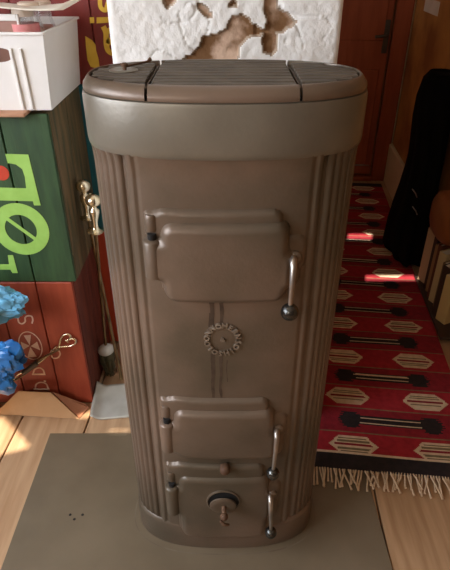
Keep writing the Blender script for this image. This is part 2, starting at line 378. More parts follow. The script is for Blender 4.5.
def fp(x, z):                                                         # front panel: rounded long edges, a moulding line, a flare under the band
    e = .141 - abs(x); h = rise(-e, PB, .007)
    if .010 < e < .017: h -= .0030 * math.sin((e - .010) / .007 * math.pi)
    if z > .88: h += .010 * ((z - .88) / .045) ** 2 * (1 if e > 0 else 0)
    return h
patch('front_panel', -.143, .143, .078, .922, .00286, fp)
def sm(a, b, k): h = max(k - abs(a - b), 0) / k; return min(a, b) - h * h * k / 4
# each door: a raised seat cast into the front, and the swelling door itself with its hinge lug
def door(x0, x1, z0, z1, zs1, lug0, lug1, D, right=True, zb=None):
    fr = patch('door_seat', x0 - .03, x1 + .03, (zb or z0) - .0, zs1 + .012, .0026,
               lambda x, z: rise(sm(sdr(x, z, x0 - .004, x1 - .012, (zb or z0) + .012, zs1, .016), sdr(x, z, x0 - .024, x0 + .03, lug1 - .002, zs1 - .004, .007), .012), .0085, .009), base=PB)
    def hf(x, z):
        s = sdr(x, z, x0, x1, z0, z1, .022)
        s = sm(s, sdr(x, z, x0 - .024, x0 + .05, lug0, lug1, .010), .012)
        if right: s = sm(s, sdr(x, z, x1 - .03, x1 + .020, lug0 - .012, lug1 - .02, .012), .012)
        h = rise(s, D, .015)
        g = sdr(x, z, x0 + .012, x1 - .012, z0 + .012, z1 - .016, .016)
        h += .0016 * min(1, max(0, -g / .05))                         # a faint swell towards the middle
        if x > x1 - .004: h *= 1 - .45 * min(1, (x - x1 + .004) / .012)
        return h
    dd = patch('door', x0 - .027, x1 + .024, z0 - .003, z1 + .003, .0024, hf, base=PB)
    def knuckle(z_lo, z_hi):
        zc = [(.008, z_lo), (.0148, z_lo + .004), (.0152, z_hi - .003), (.013, z_hi), (.0045, z_hi + .001)]
        k = lathe('hinge_knuckle', zc, iron, None, Matrix.Translation((x0 - .012, front(x0 - .012) - PB - .009, 0)), 18)
        sub(k, dd)
    knuckle(lug0 + .006, lug1 - .002)
    pin = tube('hinge_hole', [(x0 - .012, front(x0 - .012) - PB - .009, lug1 - .004), (x0 - .012, front(x0 - .012) - PB - .009, lug1 + .008)], .0070, soot_shade); sub(pin, dd)  # black stub paints the shaded hole above the hinge knuckle
    c = Vector((x0 - .012, front(x0 - .012) - PB - .0085, lug1 + .016))
    rc = sub(lathe('hinge_socket', [(.009, -.014), (.0105, -.010), (.0105, .010), (.0085, .013)], iron, None, Matrix.Translation(c + Vector((0, .006, .008))), 16), fr)
    return dd
d1 = door(-.097, .098, .686, .826, .842, .722, .797, .021)
d2 = door(-.097, .094, .318, .448, .470, .330, .412, .019)
d3 = door(-.097, .092, .060, .262, .291, .135, .228, .016)
def handle(d, x, zt, xb, zb, r):
    y = front(x) - PB
    patch('latch_keeper', x - .022, x + .026, zt - .030, zt + .040, .0026, lambda a, b: rise(sdr(a, b, x - .019, x + .022, zt - .026, zt + .036, .015), .0075, .012), base=PB)
    y -= .006
    tb = tube('handle', [(x, y + .006, zt + .004), (x, y - .012, zt + .004), (x, y - .020, zt - .004), ((x + xb) / 2, y - .026, (zt + zb) / 2), (xb, y - .028, zb + r * .8)], [.005, .0055, .0055, .0042, .0034], steel, None, 10)
    sub(tb, d); sub(ball('handle_ball', (xb, y - .028, zb), r, ball_m), d)
    sub(box('latch_slot', x - .013, x - .004, y - .0005, y + .004, zt - .022, zt + .010, soot_shade, None, .001), d)  # black box paints the dark of the slot beside the handle
    bossp = lathe('handle_pivot', [(.011, 0), (.011, .006), (.008, .009)], iron, None, Matrix.Translation((x + .004, y + .003, zt + .002)) @ Matrix.Rotation(math.pi / 2, 4, 'X'), 18); sub(bossp, d)
    sub(lathe('rivet', [(.0055, 0), (.0055, .004), (.0035, .007)], iron, None, Matrix.Translation((x + .014, front(x + .014) - PB + .002, zt - .003)) @ Matrix.Rotation(math.pi / 2, 4, 'X'), 12), d)
handle(d1, .103, .762, .1015, .6805, .0145)
handle(d2, .097, .390, .0934, .298, .0128)
handle(d3, .094, .197, .0978, .1067, .0128)
# air regulator of the lowest door: a dished disc over a slot, with wing screw
AY = front(0) - PB - .022
RX = Matrix.Rotation(math.pi / 2, 4, 'X')
reg = lathe('air_regulator', [(.024, 0), (.0275, .002), (.0275, .005), (.022, .008), (.012, .006)], iron, None, Matrix.Translation((-.004, AY + .001, .193)) @ Matrix.Rotation(math.pi / 2 + .12, 4, 'X'), 32); sub(reg, d3)
sub(lathe('air_slot', [(.0325, 0), (.0325, .0025), (.028, .003)], soot_shade, None, Matrix.Translation((-.003, AY + .007, .197)) @ RX, 32), d3)  # black ring paints the dark gap behind the disc
sub(lathe('regulator_rim', [(.0318, 0), (.0352, 0), (.0358, .003), (.0352, .0075), (.0330, .0085), (.0318, .0075), (.0318, 0)], iron, None, Matrix.Translation((-.003, AY + .010, .197)) @ RX, 36), d3)
sub(lathe('regulator_knob', [(.005, 0), (.005, .014), (.0075, .016), (.0085, .021), (.006, .026), (.003, .028)], rustm, None, Matrix.Translation((-.002, AY - .004, .192)) @ Matrix.Rotation(math.pi / 2 + .3, 4, 'X'), 16), d3)
sub(tube('wing_screw', [(-.010, AY - .030, .184), (-.002, AY - .036, .178), (.008, AY - .032, .172)], [.0025, .004, .0025], rustm), d3)
sv(lathe('screw_knob', [(.010, -.004), (.0105, .006), (.0085, .012), (.003, .015)], rustm, None, Matrix.Translation((0, front(0) - PB - .010, .292)) @ Matrix.Rotation(math.pi / 2, 4, 'X'), 16))
# round maker's stamp: a ring of small raised letters
def text_mesh(s, size, extrude, bold=0.):
    cu = bpy.data.curves.new('t', 'FONT'); cu.body = s; cu.size = size; cu.extrude = extrude; cu.align_x = 'CENTER'; cu.align_y = 'CENTER'; cu.offset = bold; cu.resolution_u = 2
    o = bpy.data.objects.new('t', cu); COL.objects.link(o); dg = bpy.context.evaluated_depsgraph_get(); dg.update()
    me = bpy.data.meshes.new_from_object(o.evaluated_get(dg)); bpy.data.objects.remove(o); bpy.data.curves.remove(cu); return me
ec = Vector((-.004, 0, .606)); stamp = sv(lathe('maker_stamp', [(.019, 0), (.019, .0007), (.017, .001)], iron, None, Matrix.Translation((ec.x, front(0) - PB + .0004, ec.z)) @ Matrix.Rotation(math.pi / 2, 4, 'X'), 32))
for k, chh in enumerate('OMERNSOIHSOLOONN'):
    a = math.radians(105 - k * 22.5); me = text_mesh(chh, .0135, .0024, .0005)
    me.transform(Matrix.Translation((ec.x + .0262 * math.cos(a), front(0) - PB - .0012, ec.z + .0288 * math.sin(a))) @ Matrix.Rotation(math.pi / 2, 4, 'X') @ Matrix.Rotation(a - math.pi / 2, 4, 'Z'))
    o = bpy.data.objects.new('letter', me); COL.objects.link(o); me.materials.append(letter_m); sub(o, stamp)
me = text_mesh('&', .013, .002, .0003); me.transform(Matrix.Translation((ec.x, front(0) - PB - .0014, ec.z)) @ Matrix.Rotation(math.pi / 2, 4, 'X'))
o = bpy.data.objects.new('letter', me); COL.objects.link(o); me.materials.append(letter_m); sub(o, stamp)
# rust runs below the top door (marks with a shape of their own)
def run(x, z0, z1, wd, seed):
    n = 26; V, F = [], []
    for k in range(n + 1):
        z = z1 + (z0 - z1) * k / n; q = x + .0022 * noise.noise((seed, z * 25, 0)); ww = wd * (.55 + .6 * abs(noise.noise((seed + 5, z * 40, 0))) + .3 * (k / n))
        for s in (-1, 1): V.append((q + s * ww / 2, front(q) - PB - .0004, z))
        if k: F.append((2 * k - 2, 2 * k - 1, 2 * k + 1, 2 * k))
    sv(mesh_obj('rust_run', V, F, stain))
run(-.0215, .685, .635, .009, 1); run(-.006, .685, .63, .008, 4); run(-.021, .575, .472, .0085, 2); run(-.007, .575, .472, .0065, 3)
run(-.026, .66, .60, .003, 8); run(.004, .56, .51, .002, 9)
# lid in three pieces, each with its grate of bars
def lid_piece(x0, x1):
    bm = loft([(.2035, .115, 2.4, .9956), (.2045, .116, 2.4, .999), (.2035, .1145, 2.4, 1.004), (.1995, .110, 2.4, 1.0095), (.1975, .1035, 2.4, 1.0125), (.196, .0995, 2.4, 1.0137), (.194, .0955, 2.4, 1.0135), (.193, .0945, 2.4, 1.0068)])
    for xx, nn in ((x0, (-1, 0, 0)), (x1, (1, 0, 0))):
        g = bmesh.ops.bisect_plane(bm, geom=bm.verts[:] + bm.edges[:] + bm.faces[:], plane_co=(xx, 0, 0), plane_no=nn, clear_outer=True)
        bmesh.ops.holes_fill(bm, edges=[e for e in bm.edges if e.is_boundary])
    p = sv(bm_obj('lid', bm, iron, None, 35))
    for r in range(9):
        y = SY - .082 + r * .0205
        xm = .193 * max(0, 1 - abs((abs(y - SY) + .0045) / .0945) ** 2.4) ** (1 / 2.4) - .002
        a, b = max(x0 + .002, -xm), min(x1 - .002, xm)
        if b - a > .02: sub(box('grate_bar', a, b, y - .0070, y + .0070, 1.006, 1.0135, iron_dark, None, .0012), p)
    return p
lidL = lid_piece(-.21, -.1045); lid_piece(-.1005, .0965); lid_piece(.1005, .21)
for a, nm in ((-.1025, 'l'), (.0985, 'r')): sv(box('lid_joint', a - .006, a + .006, SY - .100, SY + .100, .990, .9985, soot_shade, None, 0))
dm = lathe('damper_rose', [(.021, 0), (.0215, .001), (.018, .0025), (.012, .0012)], iron_band, None, Matrix.Translation((-.148, .826, 1.0132)), 24); sub(dm, lidL)
sub(lathe('damper_knob', [(.003, 0), (.003, .004), (.005, .005), (.0055, .008), (.003, .010)], rustm, None, Matrix.Translation((-.146, .826, 1.014)), 14), lidL)
sub(tube('damper_lever', [(-.146, .826, 1.0185), (-.132, .845, 1.0185), (-.118, .868, 1.0185), (-.114, .874, 1.021)], [.0016, .0016, .0016, .003], rustm), lidL)
# flue stub to the chimney
sv(tube('flue_pipe', [(0, .90, .80), (0, 1.12, .80)], .06, iron_dark, None, 24))

# ------------------------------------------------------------------ hearth plate
hp = box('hearth_plate', -.4925, .3735, .25, 1.058, .0004, .0034, plate_m, None, .001, Matrix.Translation((-.003, 0, 0)))
tag(hp, 'large flat olive brown steel hearth plate on the floor under the stove', 'plate')
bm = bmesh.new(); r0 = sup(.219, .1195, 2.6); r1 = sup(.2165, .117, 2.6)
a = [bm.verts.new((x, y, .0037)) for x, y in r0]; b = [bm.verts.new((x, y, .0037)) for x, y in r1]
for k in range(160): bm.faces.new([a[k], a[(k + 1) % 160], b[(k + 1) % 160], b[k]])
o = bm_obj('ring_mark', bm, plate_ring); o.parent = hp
for x, y in ((-.375, .80), (-.362, .788), (-.345, .80)): o = lathe('speck', [(.0035, .0034), (.002, .0046)], soot_shade, hp, Matrix.Translation((x, y, 0)), 8)

# ------------------------------------------------------------------ rug
RO = Matrix.Translation((.23, .936, 0)) @ Matrix.Rotation(-.11, 4, 'Z')
RW, RL, CS = .452, 2.06, .00386
rug = empty('rug', RO.translation); rug.rotation_euler = (0, 0, -.11)
tag(rug, 'red woven runner rug with cream hexagons, black bars and a fringe', 'rug')
nu, nv = round(RW / CS), round(RL / CS)
U = np.linspace(0, RW, nu + 1); Vv = np.linspace(0, RL, nv + 1)
def rz(u, v): return .0135 + .0022 * noise.noise((u * 5, v * 4, 0)) + .0012 * noise.noise((u * 2, v * 14, 7))
VV = [(u, v, rz(u, v)) for v in Vv for u in U]
def pat(u, v):
    u += .004
    if v < .050: return 2
    if v < .056: return 3
    if v > RL - .05: return 2
    q = (v - .0835) / .19; k = math.floor(q + .5); dv = v - .0835 - k * .19
    if abs(abs(dv - .0) - .047) < .002 : return 4
    if abs(dv) < .047:
        for c in (.1175, .346):
            du = abs(u - c); h = .067 - .9 * max(0, abs(dv)) * 1.0
            if abs(dv) < .034 and du < h:
                if du < .052 - abs(dv) * .6 and abs(dv) < .024:
                    s = abs(dv)
                    if s < .004 or .011 < s < .016 or .0215 < s < .024: return 4 if s > .004 else 1
                return 3
        return 0
    dv2 = (dv - .095) if dv > 0 else (dv + .095)
    for side in (.1175, .346):
        du = abs(u - side)
        rag = .008 * math.sin(dv2 * 700) 
        if du < .034 + rag * .7 - abs(dv2) * .5 and abs(dv2) < .030: return 2
    if .1175 < u < .346 and abs(dv2) < .0165:
        if .0075 < abs(dv2) < .0115 and .165 - .02 < u < .346 - .03: return 3
        return 2
    return 1
Fq, mi = [], []
for j in range(nv):
    for i in range(nu):
        k = j * (nu + 1) + i; Fq.append((k, k + 1, k + nu + 2, k + nu + 1)); mi.append(pat((U[i] + U[i + 1]) / 2, (Vv[j] + Vv[j + 1]) / 2))
wv = mesh_obj('woven_field', VV, Fq, None, rug, False, [rug_red, rug_mar, rug_blk, rug_crm, rug_olv], mi)
md = wv.modifiers.new('thick', 'SOLIDIFY'); md.thickness = .005; md.offset = -1
bm = bmesh.new()
for k in range(62):
    u = .004 + (RW - .008) * k / 61; L = R.uniform(.035, .062); dx = R.uniform(-.018, .022); cz = R.uniform(.003, .012)
    pts = [(u, .004, .0105), (u + dx * .3, -L * .35, .005 + cz), (u + dx * .8, -L * .75, .006 + cz * .3), (u + dx, -L, .0074)]
    add_tube(bm, pts, [.0028, .0026, .0024, .0032], 6)
fo = bm_obj('fringe', bm, rug_crm, rug, 80); fo['kind'] = 'stuff'

# ------------------------------------------------------------------ crates standing on end
def crate(x0, x1, y0, y1, z0, mf, ms, label, seams, nside=2, name='wooden_crate'):
    c = empty(name, ((x0 + x1) / 2, (y0 + y1) / 2, z0)); tag(c, label, 'crate')
    T = Matrix.Translation((-(x0 + x1) / 2, -(y0 + y1) / 2, -z0)); z1 = z0 + .4295; t = .012
    def b(nm, a, m, bev=.0018): o = box(nm, *a, m, None, bev); o.data.transform(T); o.parent = c; return o
    e = [x1] + seams + [x0]
    for p, q in zip(e, e[1:]): b('front_board', (q + .0012, p - .0012, y0, y0 + t, z0 + .001, z1 - .001), mf)
    ys = [y0 + t + .0005 + (y1 - y0 - 2 * t) * k / nside for k in range(nside + 1)]
    for p, q in zip(ys, ys[1:]):
        b('side_board', (x1 - t, x1, p + .0012, q - .0012, z0 + .001, z1 - .001), ms); b('side_board', (x0, x0 + t, p + .0012, q - .0012, z0 + .001, z1 - .001), ms)
    for p, q in zip(e, e[1:]): b('back_board', (q + .0012, p - .0012, y1 - t, y1, z0 + .001, z1 - .001), ms)
    b('end_board', (x0 + t + .0004, x1 - t - .0004, y0 + t + .0004, y1 - t - .0004, z0 + .001, z0 + .014), ms); b('end_board', (x0 + t + .0004, x1 - t - .0004, y0 + t + .0004, y1 - t - .0004, z1 - .014, z1 - .001), ms)
    c['_T'] = 0
    def glyph(o, label=None): o.data.transform(T); o.parent = c; return o
    del c['_T']
    return c, glyph
sm_ = [-.494, -.598, -.703]
red, rg = crate(-.808, -.398, 1.18, 1.475, 0.0005, red_m, red_side, 'brick red wooden crate on the floor with cream cross and letters', sm_)
grn, gg = crate(-.808, -.386, 1.18, 1.475, .4305, green_m, green_side, 'dark green wooden crate with lime lettering standing on red crate', sm_)
sb = [-.333, -.435, -.530]
crate(-.635, -.235, 1.478, 1.75, .0005, orange_m, orange_m, 'bright orange red crate on the floor behind the fire tools', sb)
crate(-.635, -.235, 1.478, 1.75, .4305, teal_m, teal_m, 'teal blue crate glimpsed between green crate and stove', sb)
crl, cg = crate(-.635, -.235, 1.478, 1.75, .8605, maroon, maroon, 'maroon crate with yellow lettering, topmost beside the white chimney', sb)
# lettering on the green crate
y = 1.1795
gg(flat_xz('letter', [(-0.4966, 0.7721), (-0.4446, 0.7703), (-0.4394, 0.6463), (-0.4551, 0.6463), (-0.4561, 0.6571), (-0.6082, 0.6611), (-0.5998, 0.6941), (-0.4653, 0.6895), (-0.4629, 0.7173), (-0.4652, 0.7363), (-0.4779, 0.7475), (-0.4953, 0.7506)], y, lime, None))
gg(lathe('red_dot', [(.018, 0), (.018, .0008)], reddot, None, Matrix.Translation((-.5156, y + .0004, .7268)) @ Matrix.Rotation(math.pi / 2, 4, 'X'), 20))
ring = [(-.4994 + .0533 * math.cos(a), .5823 + .0548 * math.sin(a)) for a in [2 * math.pi * k / 48 for k in range(48)]]
gg(ribbon_xz('letter', ring, .030, y, lime, None, True))
gg(flat_xz('letter_stroke', [(-.535, .613), (-.459, .541), (-.4535, .5485), (-.529, .620)], y - .0002, lime, None))
gg(flat_xz('letter', [(-0.6395, 0.4858), (-0.5495, 0.4843), (-0.547, 0.511), (-0.5338, 0.511), (-0.5327, 0.4585), (-0.5462, 0.4585), (-0.5494, 0.4687), (-0.6434, 0.4703)], y, lime, None))
# lettering and cross emblem on the red crate
rg(ribbon_xz('letter', [(-0.5614, 0.3192), (-0.562, 0.3023), (-0.5538, 0.2974), (-0.5442, 0.3052), (-0.5417, 0.3178), (-0.5337, 0.3234), (-0.5237, 0.322), (-0.5225, 0.3108), (-0.5272, 0.2981)], .0042, y, cream, None))
rg(ribbon_xz('emblem_ring', [(-.5462 + .0313 * math.cos(a), .2206 + .0490 * math.sin(a)) for a in [2 * math.pi * k / 40 for k in range(40)]], .0028, y, cream, None, True))
for tri in ([(-0.5579, 0.2569), (-0.5376, 0.2591), (-0.5475, 0.2230)], [(-0.5704, 0.2346), (-0.572, 0.205), (-0.5485, 0.2206)], [(-0.5249, 0.2353), (-0.5217, 0.205), (-0.5455, 0.2195)], [(-0.563, 0.1783), (-0.5359, 0.182), (-0.5475, 0.217)]):
    rg(flat_xz('emblem_arm', tri, y, cream, None))
rg(ribbon_xz('letter', [(-0.4977, 0.1902), (-0.4879, 0.2055), (-0.4731, 0.2085), (-0.4673, 0.1933), (-0.4759, 0.1779), (-0.4905, 0.1763), (-0.4923, 0.1871)], .0042, y, cream, None))
for q, p in (([(-0.5623, 0.1153), (-0.523, 0.1153)], [(-0.5585, 0.1161), (-0.5517, 0.1322), (-0.5381, 0.1402), (-0.5271, 0.1338), (-0.5254, 0.1161)]), ([(-0.5685, 0.0568), (-0.521, 0.0568)], [(-0.5632, 0.0584), (-0.5566, 0.0768), (-0.5416, 0.0843), (-0.5273, 0.0777), (-0.5245, 0.0584)])):
    rg(ribbon_xz('letter', q, .006, y, cream, None)); rg(ribbon_xz('letter_bow', p, .0045, y - .0002, cream, None))
rg(lathe('letter_dot', [(.0035, 0), (.0035, .0007)], cream, None, Matrix.Translation((-.5297, y + .0003, .0884)) @ Matrix.Rotation(math.pi / 2, 4, 'X'), 10))
# lettering on the maroon crate
y = 1.4775
cg(flat_xz('letter', [(-0.3531, 0.9779), (-0.3374, 0.9686), (-0.3294, 0.9577), (-0.3298, 0.9436), (-0.3261, 0.9245), (-0.3259, 0.8985), (-0.3493, 0.9051), (-0.3551, 0.9212), (-0.3548, 0.953)], y, yellow, None))
cg(ribbon_xz('letter', [(-.305, 1.000), (-.300, .985), (-.302, .960), (-.299, .944), (-.286, .937), (-.272, .940), (-.267, .955), (-.275, .968), (-.290, .968), (-.298, .960)], .0135, y, yellow, None))
cg(ribbon_xz('letter', [(-.298, .987), (-.285, .992), (-.262, .992)], .013, y - .0002, yellow, None))
cg(flat_xz('letter', [(-0.319, 1.0203), (-0.2642, 1.0218), (-0.2654, 1.0098), (-0.3207, 1.0068)], y, yellow, None))
cg(flat_xz('letter', [(-0.3366, 1.0203), (-0.3255, 1.0209), (-0.3263, 1.0077), (-0.337, 1.0068)], y, yellow, None))
cg(ribbon_xz('letter', [(-0.305, 1.0654), (-0.3068, 1.0469), (-0.3029, 1.0386), (-0.2941, 1.0365), (-0.2907, 1.0439), (-0.2864, 1.0526), (-0.2771, 1.054), (-0.2681, 1.0468), (-0.2674, 1.038)], .0105, y, yellow, None))

# ------------------------------------------------------------------ white plastic box with its contents, on the green crate
bd = box('wooden_board', -.80, -.425, 1.150, 1.36, .8606, .8680, wood_b); tag(bd, 'thin pale brown board between the green crate and white plastic box', 'board')
wb = empty('plastic_box', (-.58, 1.315, .8684)); tag(wb, 'white plastic box with oval handle hole standing on the board', 'box')
def box_shell():
    bm = bmesh.new(); zt = .152; X0, X1, Y0, Y1 = -.205, .205, -.135, .135; fl_ = .011
    def lv(z, o): k = fl_ * z / zt; return [(X0 - k + o, Y0 - k + o, z), (X1 + k - o, Y0 - k + o, z), (X1 + k - o, Y1 + k - o, z), (X0 - k + o, Y1 + k - o, z)]
    # right, back, left walls and floor as a shell; the front wall carries the handle hole
    out0, out1, in0, in1 = [[bm.verts.new(p) for p in q] for q in (lv(0, 0), lv(zt, 0), lv(.004, .003), lv(zt, .003))]
    for i in (1, 2, 3):
        j = (i + 1) % 4
        bm.faces.new([out0[i], out0[j], out1[j], out1[i]]); bm.faces.new([in0[j], in0[i], in1[i], in1[j]]); bm.faces.new([out1[i], out1[j], in1[j], in1[i]])
    bm.faces.new(out0[::-1]); bm.faces.new(in0)
    def fw(u, z, inn): k = fl_ * z / zt; return (X0 - k + (X1 - X0 + 2 * k) * u, Y0 - k + (.003 if inn else 0), z)
    us = [0, .1, .2, .3] ; hole = []
    N = 24; hu, hz, hw, hh = .44 + .21, .112, .105, .0145                # centre (fraction, height), half width as fraction, half height
    hu = .733
    for k in range(N):
        a = 2 * math.pi * k / N; c, s = math.cos(a), math.sin(a)
        hole.append((hu + hw * math.copysign(abs(c) ** .6, c), hz + hh * math.copysign(abs(s) ** .7, s)))
    # ring from the hole to the wall's outline
    def edge(a):
        c, s = math.cos(a), math.sin(a); L = []
        for (d, lim) in ((c * .25, (1 - hu) if c > 0 else -hu), (s * .06, (zt - hz) if s > 0 else -hz)):
            if abs(d) > 1e-9: L.append(lim / d)
        t = min(x for x in L if x > 0); return (hu + c * .25 * t, hz + s * .06 * t)
    outl = [edge(2 * math.pi * k / N) for k in range(N)]
    corners = [(0, 0), (1, 0), (1, zt), (0, zt)]
    for cpt in corners:                                                # snap the nearest outline points to the corners
        k = min(range(N), key=lambda q: math.hypot((outl[q][0] - cpt[0]) * .4, outl[q][1] - cpt[1])); outl[k] = cpt
    for inn in (0, 1):
        A = [bm.verts.new(fw(u, z, inn)) for u, z in hole]; B = [bm.verts.new(fw(u, z, inn)) for u, z in outl]
        for k in range(N): bm.faces.new([A[k], A[(k + 1) % N], B[(k + 1) % N], B[k]])
        if inn:
            for k in range(N): bm.faces.new([A0[k], A0[(k + 1) % N], A[(k + 1) % N], A[k]])
        A0 = A
    return bm
bm_obj('box_body', box_shell(), plastic_w, wb)
bm = bmesh.new(); zt = .152; k = .011
for a in [(-.219, .219, -.151, -.143, zt - .002, zt + .003), (-.219, .219, .143, .151, zt - .002, zt + .003), (-.221, -.213, -.149, .149, zt - .002, zt + .003), (.213, .221, -.149, .149, zt - .002, zt + .003)]: add_box(bm, *a, bev=.001)
bm_obj('box_rim', bm, plastic_w, wb)
for x in (.145, .165): 
    bm = bmesh.new(); add_box(bm, x - .003, x + .003, -.139, -.134, .012, .135, .001, Matrix.Rotation(.072, 4, 'X')); bm_obj('box_rib', bm, plastic_w, wb)
# things in the box
pf = empty('picture_frame', (-.52, 1.225, .885)); tag(pf, 'white framed brown picture standing at the front inside the box', 'frame')
PM = Matrix.Rotation(-.10, 4, 'X')
for nm, a, m in [('picture', (-.15, .085, .0, .003, .004, .155), picture_m), ('frame_side', (.085, .090, -.004, .006, 0, .165), plastic_w), ('frame_side', (-.168, -.15, -.004, .006, 0, .165), plastic_w), ('frame_top', (-.15, .085, -.004, .006, .152, .165), plastic_w), ('frame_bottom', (-.15, .085, -.004, .006, -.006, .004), plastic_w)]:
    box(nm, *a, m, pf, .001, PM)
def jar(x, y, r, h, mc, label, lab=None):
    j = empty('jar', (x, y, .8735)); tag(j, label, 'jar')
    lathe('glass', [(r * .8, 0), (r, .006), (r, h * .72), (r * .7, h * .88), (r * .66, h)], glass_m, j, None, 20)
    lathe('contents', [(r * .75, .002), (r * .93, .006), (r * .93, h * .70), (r * .6, h * .8)], mc, j, None, 20)
    lathe('lid', [(r * .72, h), (r * .75, h + .002), (r * .75, h + .015), (r * .6, h + .017)], lidm, j, None, 20)
    if lab: lathe('paper_label', [(r * 1.0, h * .5), (r * 1.015, h * .5), (r * 1.015, h * .92), (r * .9, h * .92)], lab, j, None, 20)
jar(-.428, 1.262, .030, .170, amber, 'glass jar with a pale pink label, nearest the right front corner of the box', pink)
jar(-.437, 1.335, .031, .175, lidm, 'pale glass jar behind the pink labelled jar in the white box')
jar(-.428, 1.405, .028, .172, amber, 'brown glass jar at the back right corner of the white box')
V, F = [], []
for j in range(9):
    for i in range(17):
        u, v = i / 16, j / 8; V.append((-.72 + .395 * u + .02 * v, 1.20 + .19 * v, 1.068 + .010 * math.sin(u * 5 + v) + .014 * (u - .5) ** 2 - .012 * v * (1 - u) + (.012 if u > .9 else 0) * v))
for j in range(8):
    for i in range(16): F.append((j * 17 + i, j * 17 + i + 1, (j + 1) * 17 + i + 1, (j + 1) * 17 + i))
ps = mesh_obj('paper_sheet', V, F, paper_m, None, True); tag(ps, 'curled white paper sheet lying across the top of the box contents', 'paper')
ps.modifiers.new('thick', 'SOLIDIFY').thickness = .002

# ------------------------------------------------------------------ blue plastic bag, cardboard, poker
def crumple(name, c, r, m, parent, seed, amp=.16, squash=None):
    bm = bmesh.new(); bmesh.ops.create_icosphere(bm, subdivisions=5, radius=1); off = Vector((seed, seed * .7, -seed))
    for v in bm.verts:
        p = v.co.copy(); q = p + .35 * noise.noise_vector(p * 2 + off)
        d = 1 + amp * noise.noise(p * 1.3 + off)
        for f, k in ((1.3, .60), (2.9, .34), (6.5, .10)):               # sharp folds: cell borders, not rounded lumps
            d0, d1 = noise.voronoi(q * f + off)[0][:2]; d -= amp * k * (1 - min(1, (d1 - d0) * 1.3)) ** 1.2
        v.co = Vector((p.x * r[0], p.y * r[1], p.z * r[2])) * d
        if squash is not None: v.co.z = max(v.co.z, squash)
    bmesh.ops.translate(bm, vec=c, verts=bm.verts); return bm_obj(name, bm, m, parent, 22)
bag = empty('plastic_bag', (-.66, 1.07, .0)); tag(bag, 'crumpled blue plastic bag with pale top leaning before the red crate', 'bag')
crumple('bag_body', (-.235, .0, .190), (.325, .055, .185), blue_d, bag, 3, .26, squash=-.187)
crumple('bag_side', (.040, .005, .232), (.118, .052, .112), blue_d, bag, 21, .42)
crumple('bag_top', (.068, .010, .432), (.128, .056, .078), blue_l, bag, 8, .30)
crumple('bag_neck', (-.06, .005, .33), (.095, .050, .13), blue_d, bag, 5, .25)
for k in range(9):                                                     # the illegible print on the pale bulge
    a = R.uniform(0, 6); x = .098 + .008 * (k % 3) + R.uniform(-.003, .003); z = .400 + .011 * (k // 3) + .004 * (k % 3)
    o = tube('print', [(x, -.046, z), (x + .004, -.047, z + .006), (x + .008, -.046, z + .003)], .0012, ink, bag, 5)
cb = empty('cardboard_box', (-.53, 1.135, 0)); tag(cb, 'low folded piece of brown cardboard on the floor before the crate', 'box')
def slab(name, q, t, m, parent, loc):
    q = [Vector(p) - Vector(loc) for p in q]; n = (q[1] - q[0]).cross(q[2] - q[0]).normalized() * t
    bm = bmesh.new(); A = [bm.verts.new(p) for p in q]; B = [bm.verts.new(p + n) for p in q]
    bm.faces.new(A[::-1]); bm.faces.new(B)
    for i in range(len(q)): j = (i + 1) % len(q); bm.faces.new([A[i], A[j], B[j], B[i]])
    return bm_obj(name, bm, m, parent)
cl = (-.53, 1.135, 0)
slab('front_flap', [(-.68, 1.135, .001), (-.426, 1.116, .001), (-.505, 1.148, .074), (-.60, 1.152, .076)], .003, card_m, cb, cl)
slab('side_flap', [(-.426, 1.117, .001), (-.402, 1.145, .014), (-.412, 1.155, .018), (-.503, 1.150, .074)], .003, card_d, cb, cl)
slab('bottom', [(-.68, 1.136, .0008), (-.428, 1.118, .0008), (-.415, 1.170, .0008), (-.66, 1.174, .0008)], .003, card_d, cb, cl)
pk = empty('poker', (-.52, 1.15, .18)); tag(pk, 'twisted wire poker with a heart shaped loop leaning on the red crate', 'poker')
A0 = Vector((-.466, 1.1695, .222)); B0 = Vector((-.640, 1.157, .088)); pl = Vector((-.52, 1.15, .18)); ax = (A0 - B0).normalized(); pe = Vector((0, -1, 0)).cross(ax).normalized()
for ph in (0, math.pi):
    pts = []
    for k in range(61):
        t = k / 60; q = B0.lerp(A0, t) - pl; a = ph + t * 9; rr = .0028 if .34 < t < .8 else .0048
        pts.append(q + (pe * math.cos(a) + ax.cross(pe) * math.sin(a)) * rr)
    tube('twisted_wire', pts, .0030, brass if ph else rodm, pk, 8)
tube('grip', [B0.lerp(A0, .36) - pl, B0.lerp(A0, .62) - pl], .0080, iron_dark, pk, 10)
H = []
for k in range(41):                                                    # heart loop
    t = 2 * math.pi * k / 40; hx = 16 * math.sin(t) ** 3; hy = 13 * math.cos(t) - 5 * math.cos(2 * t) - 2 * math.cos(3 * t) - math.cos(4 * t)
    H.append(A0 - pl + ax * ((hy + 17) * .00195) + pe * (hx * .00125))
tube('heart_loop', H, .0030, brass, pk, 8)
tube('heart_curl', [A0 - pl + ax * .046, A0 - pl + ax * .034 + pe * .005, A0 - pl + ax * .036 - pe * .006], .0025, brass, pk, 8)

